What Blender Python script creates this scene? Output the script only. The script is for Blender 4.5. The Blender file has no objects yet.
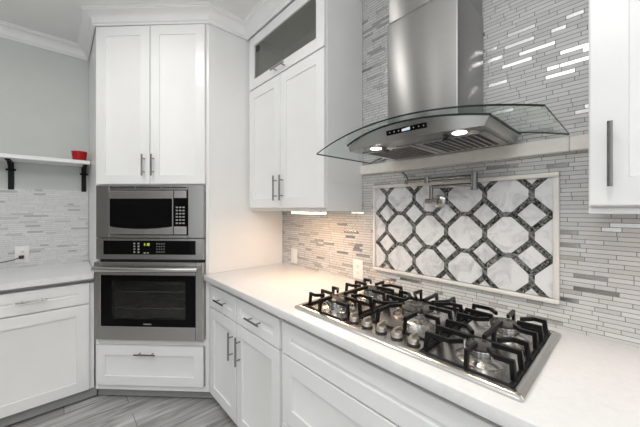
import bpy, bmesh, math, random
from mathutils import Vector, Matrix
random.seed(7)
SC = bpy.context.scene
COL = SC.collection
PI = math.pi

# ------------------------------------------------------------------ camera
A = math.atan(261.5 / 286.5)
cam_d = bpy.data.cameras.new('camera')
cam = bpy.data.objects.new('camera', cam_d)
COL.objects.link(cam)
cam.location = (3.224, -1.408, 1.375)
cam.rotation_euler = (PI / 2, 0, PI / 2 - A)
cam_d.sensor_width = 36
cam_d.lens = 286.5 / 640 * 36
cam_d.shift_y = -4.5 / 640
cam_d.clip_start = 0.02
SC.camera = cam

# ------------------------------------------------------------------ world and lights
w = bpy.data.worlds.new('world')
SC.world = w
w.use_nodes = True
bg = w.node_tree.nodes['Background']
bg.inputs[0].default_value = (0.90, 0.95, 1.0, 1)
bg.inputs[1].default_value = 0.5


def area(name, loc, size, energy, color=(1, 1, 1), rot=(0, 0, 0), shape='DISK', size_y=None, spread=None):
    l = bpy.data.lights.new(name, 'AREA')
    l.shape = shape
    l.size = size
    if size_y:
        l.size_y = size_y
    l.energy = energy
    l.color = color
    if spread:
        l.spread = spread
    o = bpy.data.objects.new(name, l)
    COL.objects.link(o)
    o.location = loc
    o.rotation_euler = rot
    return o


for i, (x, y) in enumerate([(1.52, -1.42), (3.2, -1.6), (1.75, -3.1), (3.3, -3.1)]):
    area('ceiling_can_light', (x, y, 2.745), 0.16, 5.2, (1.0, 0.98, 0.95))
# added soft fill below the ceiling, then two invented window lights on closed walls
area('ceiling_fill', (3.2, -2.9, 2.74), 2.8, 14, (0.97, 0.985, 1.0), (0, 0, 0), 'RECTANGLE', 2.8)
area('far_wall_fill', (5.12, -2.2, 1.45), 3.2, 12, (0.93, 0.97, 1.0), (PI / 2, 0, PI / 2), 'RECTANGLE', 1.9)
area('far_wall_fill', (3.35, -5.12, 1.35), 1.5, 6, (0.93, 0.97, 1.0), (PI / 2, 0, 0), 'RECTANGLE', 1.9)
# uplight added behind the camera to brighten the ceiling and crown
area('uplight_fill', (3.3, -2.3, 1.75), 0.5, 34, (0.98, 0.99, 1.0), (PI, 0, 0))

SC.view_settings.view_transform = 'Standard'
SC.view_settings.look = 'None'
SC.view_settings.gamma = 1
SC.view_settings.exposure = 0.47
SC.view_settings.use_curve_mapping = False


# ------------------------------------------------------------------ material helpers
def new_mat(name):
    m = bpy.data.materials.new(name)
    m.use_nodes = True
    nt = m.node_tree
    return m, nt, nt.nodes['Principled BSDF']


def N(nt, typ, **kw):
    n = nt.nodes.new(typ)
    for k, v in kw.items():
        setattr(n, k, v)
    return n


def math_node(nt, op, a, b=None, c=None):
    n = N(nt, 'ShaderNodeMath', operation=op)
    for i, v in enumerate((a, b, c)):
        if v is None:
            continue
        if isinstance(v, (int, float)):
            n.inputs[i].default_value = v
        else:
            nt.links.new(v, n.inputs[i])
    return n.outputs[0]


def ramp(nt, fac, stops, interp='LINEAR'):
    r = N(nt, 'ShaderNodeValToRGB')
    r.color_ramp.interpolation = interp
    e = r.color_ramp.elements
    while len(e) < len(stops):
        e.new(0.5)
    for el, (p, c) in zip(e, stops):
        el.position = p
        el.color = (*c, 1) if len(c) == 3 else c
    nt.links.new(fac, r.inputs[0])
    return r.outputs[0]


def simple(name, col, rough=0.5, metal=0.0, noise=0.03, scale=14.0, coat=0.0, emit=None, estr=0.0, spec=0.5):
    """plain surface with a little procedural variation"""
    m, nt, b = new_mat(name)
    tc = N(nt, 'ShaderNodeTexCoord')
    nz = N(nt, 'ShaderNodeTexNoise')
    nz.inputs['Scale'].default_value = scale
    nz.inputs['Detail'].default_value = 3
    nt.links.new(tc.outputs['Object'], nz.inputs['Vector'])
    lo = tuple(max(0, v * (1 - noise)) for v in col)
    hi = tuple(min(1, v * (1 + noise)) for v in col)
    c = ramp(nt, nz.outputs['Fac'], [(0.3, lo), (0.7, hi)])
    nt.links.new(c, b.inputs['Base Color'])
    b.inputs['Roughness'].default_value = rough
    b.inputs['Metallic'].default_value = metal
    b.inputs['Coat Weight'].default_value = coat
    b.inputs['Specular IOR Level'].default_value = spec
    if emit:
        b.inputs['Emission Color'].default_value = (*emit, 1)
        b.inputs['Emission Strength'].default_value = estr
    return m


def brushed(name, col, rough, axis, aniso=0.0):
    """brushed steel: fine streaks stretched along one object axis"""
    m, nt, b = new_mat(name)
    tc = N(nt, 'ShaderNodeTexCoord')
    mp = N(nt, 'ShaderNodeMapping')
    s = [420, 420, 420]
    s[axis] = 4
    mp.inputs['Scale'].default_value = s
    nt.links.new(tc.outputs['Object'], mp.inputs['Vector'])
    nz = N(nt, 'ShaderNodeTexNoise')
    nz.inputs['Scale'].default_value = 1.0
    nz.inputs['Detail'].default_value = 2
    nt.links.new(mp.outputs[0], nz.inputs['Vector'])
    c = ramp(nt, nz.outputs['Fac'], [(0.25, tuple(v * 0.97 for v in col)), (0.75, tuple(min(1, v * 1.02) for v in col))])
    nt.links.new(c, b.inputs['Base Color'])
    r = math_node(nt, 'MULTIPLY_ADD', nz.outputs['Fac'], 0.06, rough - 0.03)
    nt.links.new(r, b.inputs['Roughness'])
    b.inputs['Metallic'].default_value = 1
    if aniso:
        tg = N(nt, 'ShaderNodeTangent', direction_type='RADIAL', axis='Z')
        nt.links.new(tg.outputs[0], b.inputs['Tangent'])
        b.inputs['Anisotropic'].default_value = aniso
        b.inputs['Anisotropic Rotation'].default_value = 0.25
    return m


def glass_mat(name, tint, gloss=0.04, rough=0.02, graze=0.45):
    """thin glazing: tinted see-through with a fresnel reflection"""
    m, nt, b = new_mat(name)
    nt.nodes.remove(b)
    out = nt.nodes['Material Output']
    t = N(nt, 'ShaderNodeBsdfTransparent')
    t.inputs[0].default_value = (*tint, 1)
    g = N(nt, 'ShaderNodeBsdfGlossy')
    g.inputs['Roughness'].default_value = rough
    lw = N(nt, 'ShaderNodeLayerWeight')
    lw.inputs[0].default_value = 0.5
    f = math_node(nt, 'MULTIPLY_ADD', math_node(nt, 'POWER', lw.outputs['Facing'], 4.0), graze, gloss)
    mx = N(nt, 'ShaderNodeMixShader')
    nt.links.new(f, mx.inputs[0])
    nt.links.new(t.outputs[0], mx.inputs[1])
    nt.links.new(g.outputs[0], mx.inputs[2])
    nt.links.new(mx.outputs[0], out.inputs[0])
    return m


def strip_tile(name, axis, row_h, len_lo, len_hi, stops, grout, gloss_share=0.06, rough=0.28):
    """linear mosaic: thin rows of strips of random length, tone and gloss"""
    m, nt, b = new_mat(name)
    tc = N(nt, 'ShaderNodeTexCoord')
    sp = N(nt, 'ShaderNodeSeparateXYZ')
    nt.links.new(tc.outputs['Object'], sp.inputs[0])
    u = sp.outputs[axis]
    v = math_node(nt, 'DIVIDE', sp.outputs['Z'], row_h)
    row = math_node(nt, 'FLOOR', v)
    fv = math_node(nt, 'FRACT', v)
    wn = N(nt, 'ShaderNodeTexWhiteNoise', noise_dimensions='1D')
    nt.links.new(row, wn.inputs['W'])
    ln = math_node(nt, 'MULTIPLY_ADD', wn.outputs['Value'], len_hi - len_lo, len_lo)
    row2 = math_node(nt, 'ADD', row, 131.7)
    wn2 = N(nt, 'ShaderNodeTexWhiteNoise', noise_dimensions='1D')
    nt.links.new(row2, wn2.inputs['W'])
    uu = math_node(nt, 'ADD', math_node(nt, 'DIVIDE', u, ln), math_node(nt, 'MULTIPLY', wn2.outputs['Value'], 17.0))
    ci = math_node(nt, 'FLOOR', uu)
    fu = math_node(nt, 'FRACT', uu)
    # each pair of strips shares a shifted joint so that lengths differ along a row
    par = math_node(nt, 'MODULO', math_node(nt, 'ABSOLUTE', ci), 2.0)
    wn3 = N(nt, 'ShaderNodeTexWhiteNoise', noise_dimensions='2D')
    cb = N(nt, 'ShaderNodeCombineXYZ')
    nt.links.new(math_node(nt, 'FLOOR', math_node(nt, 'DIVIDE', uu, 2.0)), cb.inputs[0])
    nt.links.new(row, cb.inputs[1])
    nt.links.new(cb.outputs[0], wn3.inputs['Vector'])
    half = math_node(nt, 'MULTIPLY_ADD', wn3.outputs['Value'], 0.9, 0.55)     # joint of the pair at 0.55..1.45
    f2 = math_node(nt, 'MULTIPLY', math_node(nt, 'FRACT', math_node(nt, 'DIVIDE', uu, 2.0)), 2.0)
    second = math_node(nt, 'GREATER_THAN', f2, half)
    pid = math_node(nt, 'ADD', math_node(nt, 'MULTIPLY', math_node(nt, 'FLOOR', math_node(nt, 'DIVIDE', uu, 2.0)), 2.0), second)
    # distances to joints (metres)
    dj = math_node(nt, 'MINIMUM', math_node(nt, 'ABSOLUTE', math_node(nt, 'SUBTRACT', f2, half)),
                   math_node(nt, 'MINIMUM', f2, math_node(nt, 'SUBTRACT', 2.0, f2)))
    dj = math_node(nt, 'MULTIPLY', dj, ln)
    dv = math_node(nt, 'MULTIPLY', math_node(nt, 'MINIMUM', fv, math_node(nt, 'SUBTRACT', 1.0, fv)), row_h)
    dmin = math_node(nt, 'MINIMUM', dj, dv)
    g = math_node(nt, 'LESS_THAN', dmin, 0.0011)
    cb2 = N(nt, 'ShaderNodeCombineXYZ')
    nt.links.new(pid, cb2.inputs[0])
    nt.links.new(row, cb2.inputs[1])
    wn4 = N(nt, 'ShaderNodeTexWhiteNoise', noise_dimensions='2D')
    nt.links.new(cb2.outputs[0], wn4.inputs['Vector'])
    tone = wn4.outputs['Value']
    c = ramp(nt, tone, stops, 'CONSTANT')
    nz = N(nt, 'ShaderNodeTexNoise')
    nz.inputs['Scale'].default_value = 60
    nt.links.new(tc.outputs['Object'], nz.inputs['Vector'])
    mxn = N(nt, 'ShaderNodeMix', data_type='RGBA', blend_type='MULTIPLY')
    mxn.inputs[0].default_value = 0.25
    nt.links.new(c, mxn.inputs[6])
    nt.links.new(ramp(nt, nz.outputs['Fac'], [(0.3, (0.8, 0.8, 0.8)), (0.7, (1, 1, 1))]), mxn.inputs[7])
    mx = N(nt, 'ShaderNodeMix', data_type='RGBA')
    nt.links.new(g, mx.inputs[0])
    nt.links.new(mxn.outputs[2], mx.inputs[6])
    mx.inputs[7].default_value = (*grout, 1)
    nt.links.new(mx.outputs[2], b.inputs['Base Color'])
    # a few strips are mirror-backed glass
    sep = N(nt, 'ShaderNodeSeparateColor')
    nt.links.new(wn4.outputs['Color'], sep.inputs[0])
    met = math_node(nt, 'MULTIPLY', math_node(nt, 'LESS_THAN', sep.outputs[1], gloss_share), math_node(nt, 'SUBTRACT', 1.0, g))
    nt.links.new(math_node(nt, 'MULTIPLY', met, 0.9), b.inputs['Metallic'])
    rr = math_node(nt, 'MULTIPLY_ADD', g, 0.5, rough)
    rr = math_node(nt, 'MULTIPLY_ADD', met, -0.1, rr)
    nt.links.new(rr, b.inputs['Roughness'])
    bp = N(nt, 'ShaderNodeBump')
    bp.inputs['Strength'].default_value = 0.35
    bp.inputs['Distance'].default_value = 0.002
    hgt = math_node(nt, 'ADD', math_node(nt, 'MULTIPLY', math_node(nt, 'SUBTRACT', 1.0, g), 0.6), math_node(nt, 'MULTIPLY', sep.outputs[2], 0.4))
    nt.links.new(hgt, bp.inputs['Height'])
    nt.links.new(bp.outputs[0], b.inputs['Normal'])
    return m


def marble(name, base, vein, scale, rough, sharp=0.5):
    m, nt, b = new_mat(name)
    tc = N(nt, 'ShaderNodeTexCoord')
    n1 = N(nt, 'ShaderNodeTexNoise')
    n1.inputs['Scale'].default_value = scale
    n1.inputs['Detail'].default_value = 8
    n1.inputs['Roughness'].default_value = 0.62
    n1.inputs['Distortion'].default_value = 1.4
    nt.links.new(tc.outputs['Object'], n1.inputs['Vector'])
    mid = tuple((p + q) / 2 for p, q in zip(base, vein))
    c = ramp(nt, n1.outputs['Fac'], [(0.28, vein), (0.28 + 0.14 * sharp, mid), (0.42 + 0.2 * sharp, base), (1.0, base)])
    nt.links.new(c, b.inputs['Base Color'])
    b.inputs['Roughness'].default_value = rough
    return m


def plank_floor(name):
    m, nt, b = new_mat(name)
    tc = N(nt, 'ShaderNodeTexCoord')
    mp = N(nt, 'ShaderNodeMapping')
    mp.inputs['Rotation'].default_value = (0, 0, -PI / 2)
    mp.inputs['Location'].default_value = (0.12, 0.04, 0)
    nt.links.new(tc.outputs['Object'], mp.inputs['Vector'])
    br = N(nt, 'ShaderNodeTexBrick')
    br.offset = 0.37
    br.inputs['Scale'].default_value = 1
    br.inputs['Brick Width'].default_value = 0.92
    br.inputs['Row Height'].default_value = 0.152
    br.inputs['Mortar Size'].default_value = 0.0022
    br.inputs['Color1'].default_value = (0.40, 0.395, 0.385, 1)
    br.inputs['Color2'].default_value = (0.58, 0.575, 0.565, 1)
    br.inputs['Mortar'].default_value = (0.17, 0.165, 0.155, 1)
    nt.links.new(mp.outputs[0], br.inputs['Vector'])
    mp2 = N(nt, 'ShaderNodeMapping')
    mp2.inputs['Scale'].default_value = (22, 2.2, 1)
    nt.links.new(tc.outputs['Object'], mp2.inputs['Vector'])
    nz = N(nt, 'ShaderNodeTexNoise')
    nz.inputs['Scale'].default_value = 1.3
    nz.inputs['Detail'].default_value = 6
    nz.inputs['Distortion'].default_value = 0.8
    nt.links.new(mp2.outputs[0], nz.inputs['Vector'])
    mx = N(nt, 'ShaderNodeMix', data_type='RGBA', blend_type='MULTIPLY')
    mx.inputs[0].default_value = 1.0
    nt.links.new(br.outputs['Color'], mx.inputs[6])
    nt.links.new(ramp(nt, nz.outputs['Fac'], [(0.3, (0.52, 0.515, 0.51)), (0.65, (1.15, 1.15, 1.15))]), mx.inputs[7])
    nt.links.new(mx.outputs[2], b.inputs['Base Color'])
    b.inputs['Roughness'].default_value = 0.42
    return m


M = {}
M['cab'] = simple('white_cabinet_paint', (0.80, 0.80, 0.79), 0.32, noise=0.012, scale=6)
M['trim'] = simple('white_trim_paint', (0.82, 0.82, 0.81), 0.4, noise=0.012, scale=6)
M['ceil'] = simple('ceiling_paint', (0.80, 0.80, 0.795), 0.75, noise=0.02, scale=5)
M['wall'] = simple('grey_green_wall_paint', (0.58, 0.60, 0.577), 0.65, noise=0.02, scale=5)
M['farwall'] = simple('taupe_wall_paint', (0.30, 0.29, 0.275), 0.7, noise=0.03, scale=5)
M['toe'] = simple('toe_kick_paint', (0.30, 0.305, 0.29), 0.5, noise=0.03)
M['quartz'] = marble('white_quartz', (0.755, 0.755, 0.755), (0.695, 0.695, 0.69), 26, 0.3, 0.8)
M['steel_v'] = brushed('brushed_steel_upright', (0.46, 0.455, 0.44), 0.25, 0)
M['steel_c'] = brushed('brushed_steel_chimney', (0.38, 0.375, 0.365), 0.36, 0, 0.85)
M['steel_h'] = brushed('brushed_steel_level', (0.46, 0.455, 0.44), 0.25, 0)
M['steel_s'] = brushed('satin_steel', (0.58, 0.575, 0.56), 0.24, 0)
M['nickel'] = simple('brushed_nickel', (0.30, 0.295, 0.285), 0.22, 1.0, noise=0.03)
M['chrome'] = simple('polished_steel', (0.60, 0.59, 0.57), 0.24, 1.0, noise=0.02)
M['knob'] = simple('knob_satin_nickel', (0.66, 0.62, 0.56), 0.3, 1.0, noise=0.03)
M['iron'] = simple('cast_iron', (0.007, 0.007, 0.007), 0.34, noise=0.2, scale=60, spec=0.22)
M['bracket'] = simple('black_bracket_metal', (0.006, 0.006, 0.006), 0.45, noise=0.2, spec=0.2)
M['cap'] = simple('burner_cap_enamel', (0.06, 0.056, 0.054), 0.26, noise=0.2, scale=50)
M['black'] = simple('black_plastic', (0.01, 0.01, 0.01), 0.35, noise=0.1)
M['bglass'] = simple('black_glass', (0.004, 0.004, 0.0045), 0.06, noise=0.1, spec=0.08)
M['cavity'] = simple('oven_cavity_enamel', (0.10, 0.097, 0.09), 0.5, noise=0.2)
M['gap'] = simple('dark_gap', (0.03, 0.03, 0.03), 0.7, noise=0.1)
M['slot'] = simple('filter_slot', (0.02, 0.02, 0.02), 0.5, noise=0.1)
M['plate'] = simple('outlet_plastic', (0.80, 0.79, 0.77), 0.35, noise=0.01)
M['stone'] = simple('cream_stone_trim', (0.76, 0.73, 0.69), 0.35, noise=0.04, scale=30)
M['red'] = simple('red_glaze', (0.40, 0.006, 0.010), 0.22, noise=0.1, spec=0.3)
M['keys'] = simple('key_print', (0.34, 0.34, 0.34), 0.5, noise=0.02)
M['mwhite'] = marble('white_marble', (0.75, 0.75, 0.765), (0.36, 0.36, 0.385), 12, 0.22, 0.6)
M['mdark'] = marble('dark_marble', (0.016, 0.018, 0.016), (0.50, 0.51, 0.48), 75, 0.07, 0.75)
M['grout'] = simple('grey_grout', (0.20, 0.205, 0.19), 0.7, noise=0.05)
M['canopy'] = glass_mat('green_tinted_canopy_glass', (0.955, 0.982, 0.972), 0.035, graze=0.3)
M['edge'] = simple('glass_edge', (0.008, 0.014, 0.012), 0.3, noise=0.1, spec=0.2)
M['pane'] = glass_mat('cabinet_glass', (0.80, 0.80, 0.78), 0.04)
M['ovenpane'] = glass_mat('smoked_oven_glass', (0.72, 0.72, 0.70), 0.04, graze=0.4)
M['floor'] = plank_floor('wood_look_plank_tile')
M['lamp'] = simple('hood_lamp_lens', (1, 1, 1), 0.4, noise=0.0, emit=(1.0, 0.95, 0.86), estr=6)
M['strip'] = simple('light_strip_lens', (1, 1, 1), 0.4, noise=0.0, emit=(1.0, 0.86, 0.66), estr=5)
M['led'] = simple('clock_digits', (0.1, 0.2, 0.02), 0.4, noise=0.0, emit=(0.65, 0.9, 0.15), estr=0.9)
M['lcd'] = simple('hood_display', (0.3, 0.33, 0.36), 0.4, noise=0.0, emit=(0.8, 0.88, 1.0), estr=0.35)
M['btn'] = simple('hood_button_print', (0.30, 0.30, 0.30), 0.5, noise=0.02)
G3 = [(0.0, (0.54, 0.54, 0.535)), (0.2, (0.59, 0.59, 0.585)), (0.5, (0.565, 0.565, 0.56)), (0.74, (0.62, 0.62, 0.615)), (0.965, (0.42, 0.40, 0.38))]
M['tile_r'] = strip_tile('grey_linear_mosaic', 'X', 0.0158, 0.065, 0.12, G3, (0.20, 0.195, 0.185), 0.13)
L3 = [(0.0, (0.62, 0.62, 0.62)), (0.25, (0.66, 0.66, 0.66)), (0.5, (0.64, 0.64, 0.64)), (0.73, (0.68, 0.68, 0.685)), (0.84, (0.42, 0.42, 0.425)), (0.92, (0.52, 0.52, 0.525))]
M['tile_l'] = strip_tile('pale_linear_mosaic', 'Y', 0.0158, 0.055, 0.10, L3, (0.46, 0.46, 0.46), 0.0)


# ------------------------------------------------------------------ mesh helpers
class MB:
    def __init__(self):
        self.bm = bmesh.new()
        self.slots = []

    def mi(self, m):
        if m not in self.slots:
            self.slots.append(m)
        return self.slots.index(m)

    def _setm(self, faces, m):
        if m is None:
            return
        i = self.mi(m)
        for f in faces:
            f.material_index = i

    def poly(self, pts, m=None):
        vs = [self.bm.verts.new(p) for p in pts]
        f = self.bm.faces.new(vs)
        self._setm([f], m)
        return f

    def box(self, x0, x1, y0, y1, z0, z1, bev=0.0, m=None, seg=1):
        x0, x1 = sorted((x0, x1)); y0, y1 = sorted((y0, y1)); z0, z1 = sorted((z0, z1))
        v = [self.bm.verts.new((x, y, z)) for z in (z0, z1) for y in (y0, y1) for x in (x0, x1)]
        fs = [self.bm.faces.new([v[i] for i in q]) for q in ((0, 2, 3, 1), (4, 5, 7, 6), (0, 1, 5, 4), (2, 6, 7, 3), (0, 4, 6, 2), (1, 3, 7, 5))]
        self._setm(fs, m)
        if bev > 0:
            es = list({e for f in fs for e in f.edges})
            r = bmesh.ops.bevel(self.bm, geom=es, offset=bev, segments=seg, profile=0.5, affect='EDGES')
            self._setm(r['faces'], m)
        return self

    def prism(self, poly, z0, z1, m=None, axis='z'):
        """extrude a closed 2D outline; axis z: (x,y), axis y: (x,z), axis x: (y,z)"""
        def P(p, h):
            return (p[0], p[1], h) if axis == 'z' else ((p[0], h, p[1]) if axis == 'y' else (h, p[0], p[1]))
        a = [self.bm.verts.new(P(p, z0)) for p in poly]
        b = [self.bm.verts.new(P(p, z1)) for p in poly]
        fs = [self.bm.faces.new(a[::-1]), self.bm.faces.new(b)]
        n = len(poly)
        for i in range(n):
            fs.append(self.bm.faces.new((a[i], a[(i + 1) % n], b[(i + 1) % n], b[i])))
        self._setm(fs, m)
        bmesh.ops.recalc_face_normals(self.bm, faces=fs)
        return self

    def tube(self, pts, r, m=None, seg=12, cap=True):
        pts = [Vector(p) for p in pts]
        rs = r if isinstance(r, (list, tuple)) else [r] * len(pts)
        rings = []
        up = None
        for i, p in enumerate(pts):
            d = (pts[min(i + 1, len(pts) - 1)] - pts[max(i - 1, 0)]).normalized()
            if up is None:
                ref = Vector((0, 0, 1)) if abs(d.z) < 0.9 else Vector((1, 0, 0))
                up = (ref - d * ref.dot(d)).normalized()
            else:
                up = (up - d * up.dot(d)).normalized()
            s = d.cross(up)
            rings.append([self.bm.verts.new(p + (up * math.cos(t) + s * math.sin(t)) * rs[i]) for t in [2 * PI * k / seg for k in range(seg)]])
        fs = []
        for a, b in zip(rings, rings[1:]):
            for k in range(seg):
                fs.append(self.bm.faces.new((a[k], a[(k + 1) % seg], b[(k + 1) % seg], b[k])))
        if cap:
            fs.append(self.bm.faces.new(rings[0][::-1]))
            fs.append(self.bm.faces.new(rings[-1]))
        self._setm(fs, m)
        bmesh.ops.recalc_face_normals(self.bm, faces=fs)
        return self

    def bar(self, pts, wd, ht, m=None, bev=0.0):
        """rectangular bar swept along a path in a vertical plane or level plane; wd across, ht along the local up"""
        pts = [Vector(p) for p in pts]
        rings = []
        for i, p in enumerate(pts):
            d0 = (p - pts[i - 1]).normalized() if i > 0 else None
            d1 = (pts[i + 1] - p).normalized() if i < len(pts) - 1 else None
            d = (d0 + d1).normalized() if d0 and d1 else (d0 or d1)
            dh = Vector((0, 0, 0))
            for q in range(len(pts) - 1):
                t = pts[q + 1] - pts[q]
                if abs(t.x) + abs(t.y) > 1e-6:
                    dh = Vector((t.x, t.y, 0)).normalized() if q <= i else dh or Vector((t.x, t.y, 0)).normalized()
            side = Vector((-dh.y, dh.x, 0))
            up = side.cross(d) * -1
            k = 1.0
            if d0 and d1:
                k = 1 / max(0.5, math.cos(d0.angle(d1) / 2))
            rings.append([self.bm.verts.new(p + side * sx * wd / 2 + up * sz * ht / 2 * k) for sx, sz in ((-1, -1), (1, -1), (1, 1), (-1, 1))])
        fs = []
        for a, b in zip(rings, rings[1:]):
            for k in range(4):
                fs.append(self.bm.faces.new((a[k], a[(k + 1) % 4], b[(k + 1) % 4], b[k])))
        fs.append(self.bm.faces.new(rings[0][::-1]))
        fs.append(self.bm.faces.new(rings[-1]))
        self._setm(fs, m)
        bmesh.ops.recalc_face_normals(self.bm, faces=fs)
        return self

    def lathe(self, c, prof, m=None, seg=32, flute=0, fl=0.0, ms=None):
        """prof: (radius, z) from bottom to top around a vertical axis through c"""
        rings = []
        for r, z in prof:
            rings.append([self.bm.verts.new((c[0] + math.cos(t) * r * (1 + fl * math.cos(flute * t)), c[1] + math.sin(t) * r * (1 + fl * math.cos(flute * t)), c[2] + z)) for t in [2 * PI * k / seg for k in range(seg)]])
        fs = []
        for i, (a, b) in enumerate(zip(rings, rings[1:])):
            row = []
            for k in range(seg):
                row.append(self.bm.faces.new((a[k], a[(k + 1) % seg], b[(k + 1) % seg], b[k])))
            self._setm(row, ms[i] if ms else m)
            fs += row
        ends = []
        if prof[0][0] > 1e-5:
            ends.append(self.bm.faces.new(rings[0][::-1]))
        if prof[-1][0] > 1e-5:
            ends.append(self.bm.faces.new(rings[-1]))
        self._setm(ends, ms[-1] if ms else m)
        return self

    def panel(self, x0, x1, z0, z1, y, th, rail, rec=0.008, m=None, cap=None):
        """shaker front facing -y: back at y, front at y-th, with a recessed centre field"""
        yf = y - th
        c = 0.002
        s = 0.006

        def R(i, yy):
            return [self.bm.verts.new(p) for p in ((x0 + i, yy, z0 + i), (x1 - i, yy, z0 + i), (x1 - i, yy, z1 - i), (x0 + i, yy, z1 - i))]
        rings = [R(0, y), R(0, yf + c), R(c, yf), R(rail, yf), R(rail + 0.0015, yf + rec * 0.8), R(rail + s, yf + rec)]
        fs = []
        for a, b in zip(rings, rings[1:]):
            for k in range(4):
                fs.append(self.bm.faces.new((a[k], a[(k + 1) % 4], b[(k + 1) % 4], b[k])))
        fs.append(self.bm.faces.new(rings[-1]))
        fs.append(self.bm.faces.new(rings[0][::-1]))
        self._setm(fs, m)
        return self

    def build(self, name, mat, parent=None, smooth=True, angle=35):
        bm = self.bm
        bmesh.ops.remove_doubles(bm, verts=bm.verts, dist=1e-7)
        me = bpy.data.meshes.new(name)
        if not self.slots:
            self.slots = [mat]
        for f in bm.faces:
            f.smooth = smooth
        bm.to_mesh(me)
        bm.free()
        for m in self.slots:
            me.materials.append(m if not isinstance(m, str) else M[m])
        if smooth:
            me.set_sharp_from_angle(angle=math.radians(angle))
        o = bpy.data.objects.new(name, me)
        COL.objects.link(o)
        if parent:
            o.parent = parent
        return o


def thing(name, label, cat, loc=(0, 0, 0), rz=0.0, group=None):
    o = bpy.data.objects.new(name, None)
    COL.objects.link(o)
    o.empty_display_size = 0.05
    o.location = loc
    o.rotation_euler = (0, 0, rz)
    o['label'] = label
    o['category'] = cat
    if group:
        o['group'] = group
    return o


def tag(o, label, cat, group=None):
    o['label'] = label
    o['category'] = cat
    if group:
        o['group'] = group
    return o


def struct(o):
    o['kind'] = 'structure'
    return o


def pull(parent, x, z, y, length, vertical, r=0.0055, stand=0.03, mat='nickel'):
    """bar pull with two posts, standing off a front whose face is at y"""
    mb = MB()
    h = length / 2
    k = h * 0.62
    if vertical:
        mb.tube([(x, y - stand, z - h), (x, y - stand, z + h)], r, seg=12)
        for s in (-1, 1):
            mb.tube([(x, y + 0.001, z + s * k), (x, y - stand, z + s * k)], r * 0.75, seg=10)
    else:
        mb.tube([(x - h, y - stand, z), (x + h, y - stand, z)], r, seg=12)
        for s in (-1, 1):
            mb.tube([(x + s * k, y + 0.001, z), (x + s * k, y - stand, z)], r * 0.75, seg=10)
    return mb.build('handle', M[mat], parent)


# ------------------------------------------------------------------ setting
CZ = 2.765
struct(MB().box(-0.1, 5.2, -5.2, 0.1, -0.1, 0.0).build('floor', M['floor']))
struct(MB().box(-0.1, 5.2, -5.2, 0.1, CZ, CZ + 0.1).build('ceiling', M['ceil']))
struct(MB().box(-0.1, 5.2, 0.0, 0.1, 0, CZ).build('wall_right', M['tile_r']))
struct(MB().box(-0.1, 0.0, -5.2, 0.0, 0, CZ).build('wall_left', M['wall']))
struct(MB().box(5.2, 5.3, -5.3, 0.1, 0, CZ).build('wall_back', M['farwall']))
struct(MB().box(-0.1, 5.2, -5.3, -5.2, 0, CZ).build('wall_front', M['farwall']))
struct(MB().box(0.0, 0.007, -2.6, -1.215, 0.92, 1.532).build('trim_1', M['tile_l']))

# crown moulding: profile swept along the wall and cabinet line
def crown(name, path, zb, zt, proj):
    prof = [(0.0, zb), (0.010, zb), (0.012, zb + 0.012), (0.018, zb + 0.016)]
    h0, h1 = zb + 0.018, zt - 0.020
    for k in range(7):
        t = k / 6 * PI / 2
        prof.append((0.020 + (proj - 0.034) * (1 - math.cos(t)), h0 + (h1 - h0) * math.sin(t)))
    prof += [(proj - 0.010, zt - 0.018), (proj - 0.008, zt - 0.010), (proj, zt - 0.008), (proj, zt), (0.0, zt)]
    mb = MB()
    rings = []
    n = len(path)
    for i, p in enumerate(path):
        p = Vector((p[0], p[1]))
        d0 = (p - Vector(path[i - 1][:2])).normalized() if i else None
        d1 = (Vector(path[i + 1][:2]) - p).normalized() if i < n - 1 else None
        n0 = Vector((d0.y, -d0.x)) if d0 else None
        n1 = Vector((d1.y, -d1.x)) if d1 else None
        if n0 and n1:
            b = (n0 + n1).normalized()
            k = 1 / max(0.3, b.dot(n0))
        else:
            b, k = (n0 or n1), 1
        rings.append([mb.bm.verts.new((p.x + b.x * u * k, p.y + b.y * u * k, z)) for u, z in prof])
    m = len(prof)
    for a, b in zip(rings, rings[1:]):
        for k in range(m):
            mb.bm.faces.new((a[k], b[k], b[(k + 1) % m], a[(k + 1) % m]))
    mb.bm.faces.new(rings[0])
    mb.bm.faces.new(rings[-1][::-1])
    bmesh.ops.recalc_face_normals(mb.bm, faces=mb.bm.faces)
    return mb.build(name, M['trim'])


struct(crown('trim_2', [(0.0, -5.1), (0.0, -1.214), (0.64, -1.214), (1.217, -0.628), (1.217, -0.332), (2.078, -0.332), (2.078, 0.0), (3.138, 0.0), (3.138, -0.352), (5.1, -0.352)], 2.672, CZ, 0.08))

# thin stone ledge under the hood
struct(MB().box(2.077, 3.064, -0.022, 0, 1.588, 1.643, 0.003).box(3.065, 3.60, -0.022, 0, 1.588, 1.641, 0.003).build('trim_3', M['stone']))

# ------------------------------------------------------------------ worktops
o = MB().box(1.219, 4.03, -0.667, -0.001, 0.882, 0.92, 0.003, seg=2).build('countertop', M['quartz'])
tag(o, 'long white quartz worktop holding the gas cooktop', 'worktop')
o = MB().prism([(0.008, -2.5), (0.645, -2.5), (0.645, -1.225), (0.632, -1.2165), (0.008, -1.2165)], 0.882, 0.92).build('countertop', M['quartz'])
tag(o, 'white quartz worktop under the wall shelf, beside the oven tower', 'worktop')

# ------------------------------------------------------------------ base cabinets of the cooktop run
def base_body(mb, x0, x1, depth, face):
    mb.box(x0, x1, face, -0.004, 0.09, 0.881)
    mb.box(x0, x1, face + 0.045, face + 0.055, 0.0, 0.09)


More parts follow.
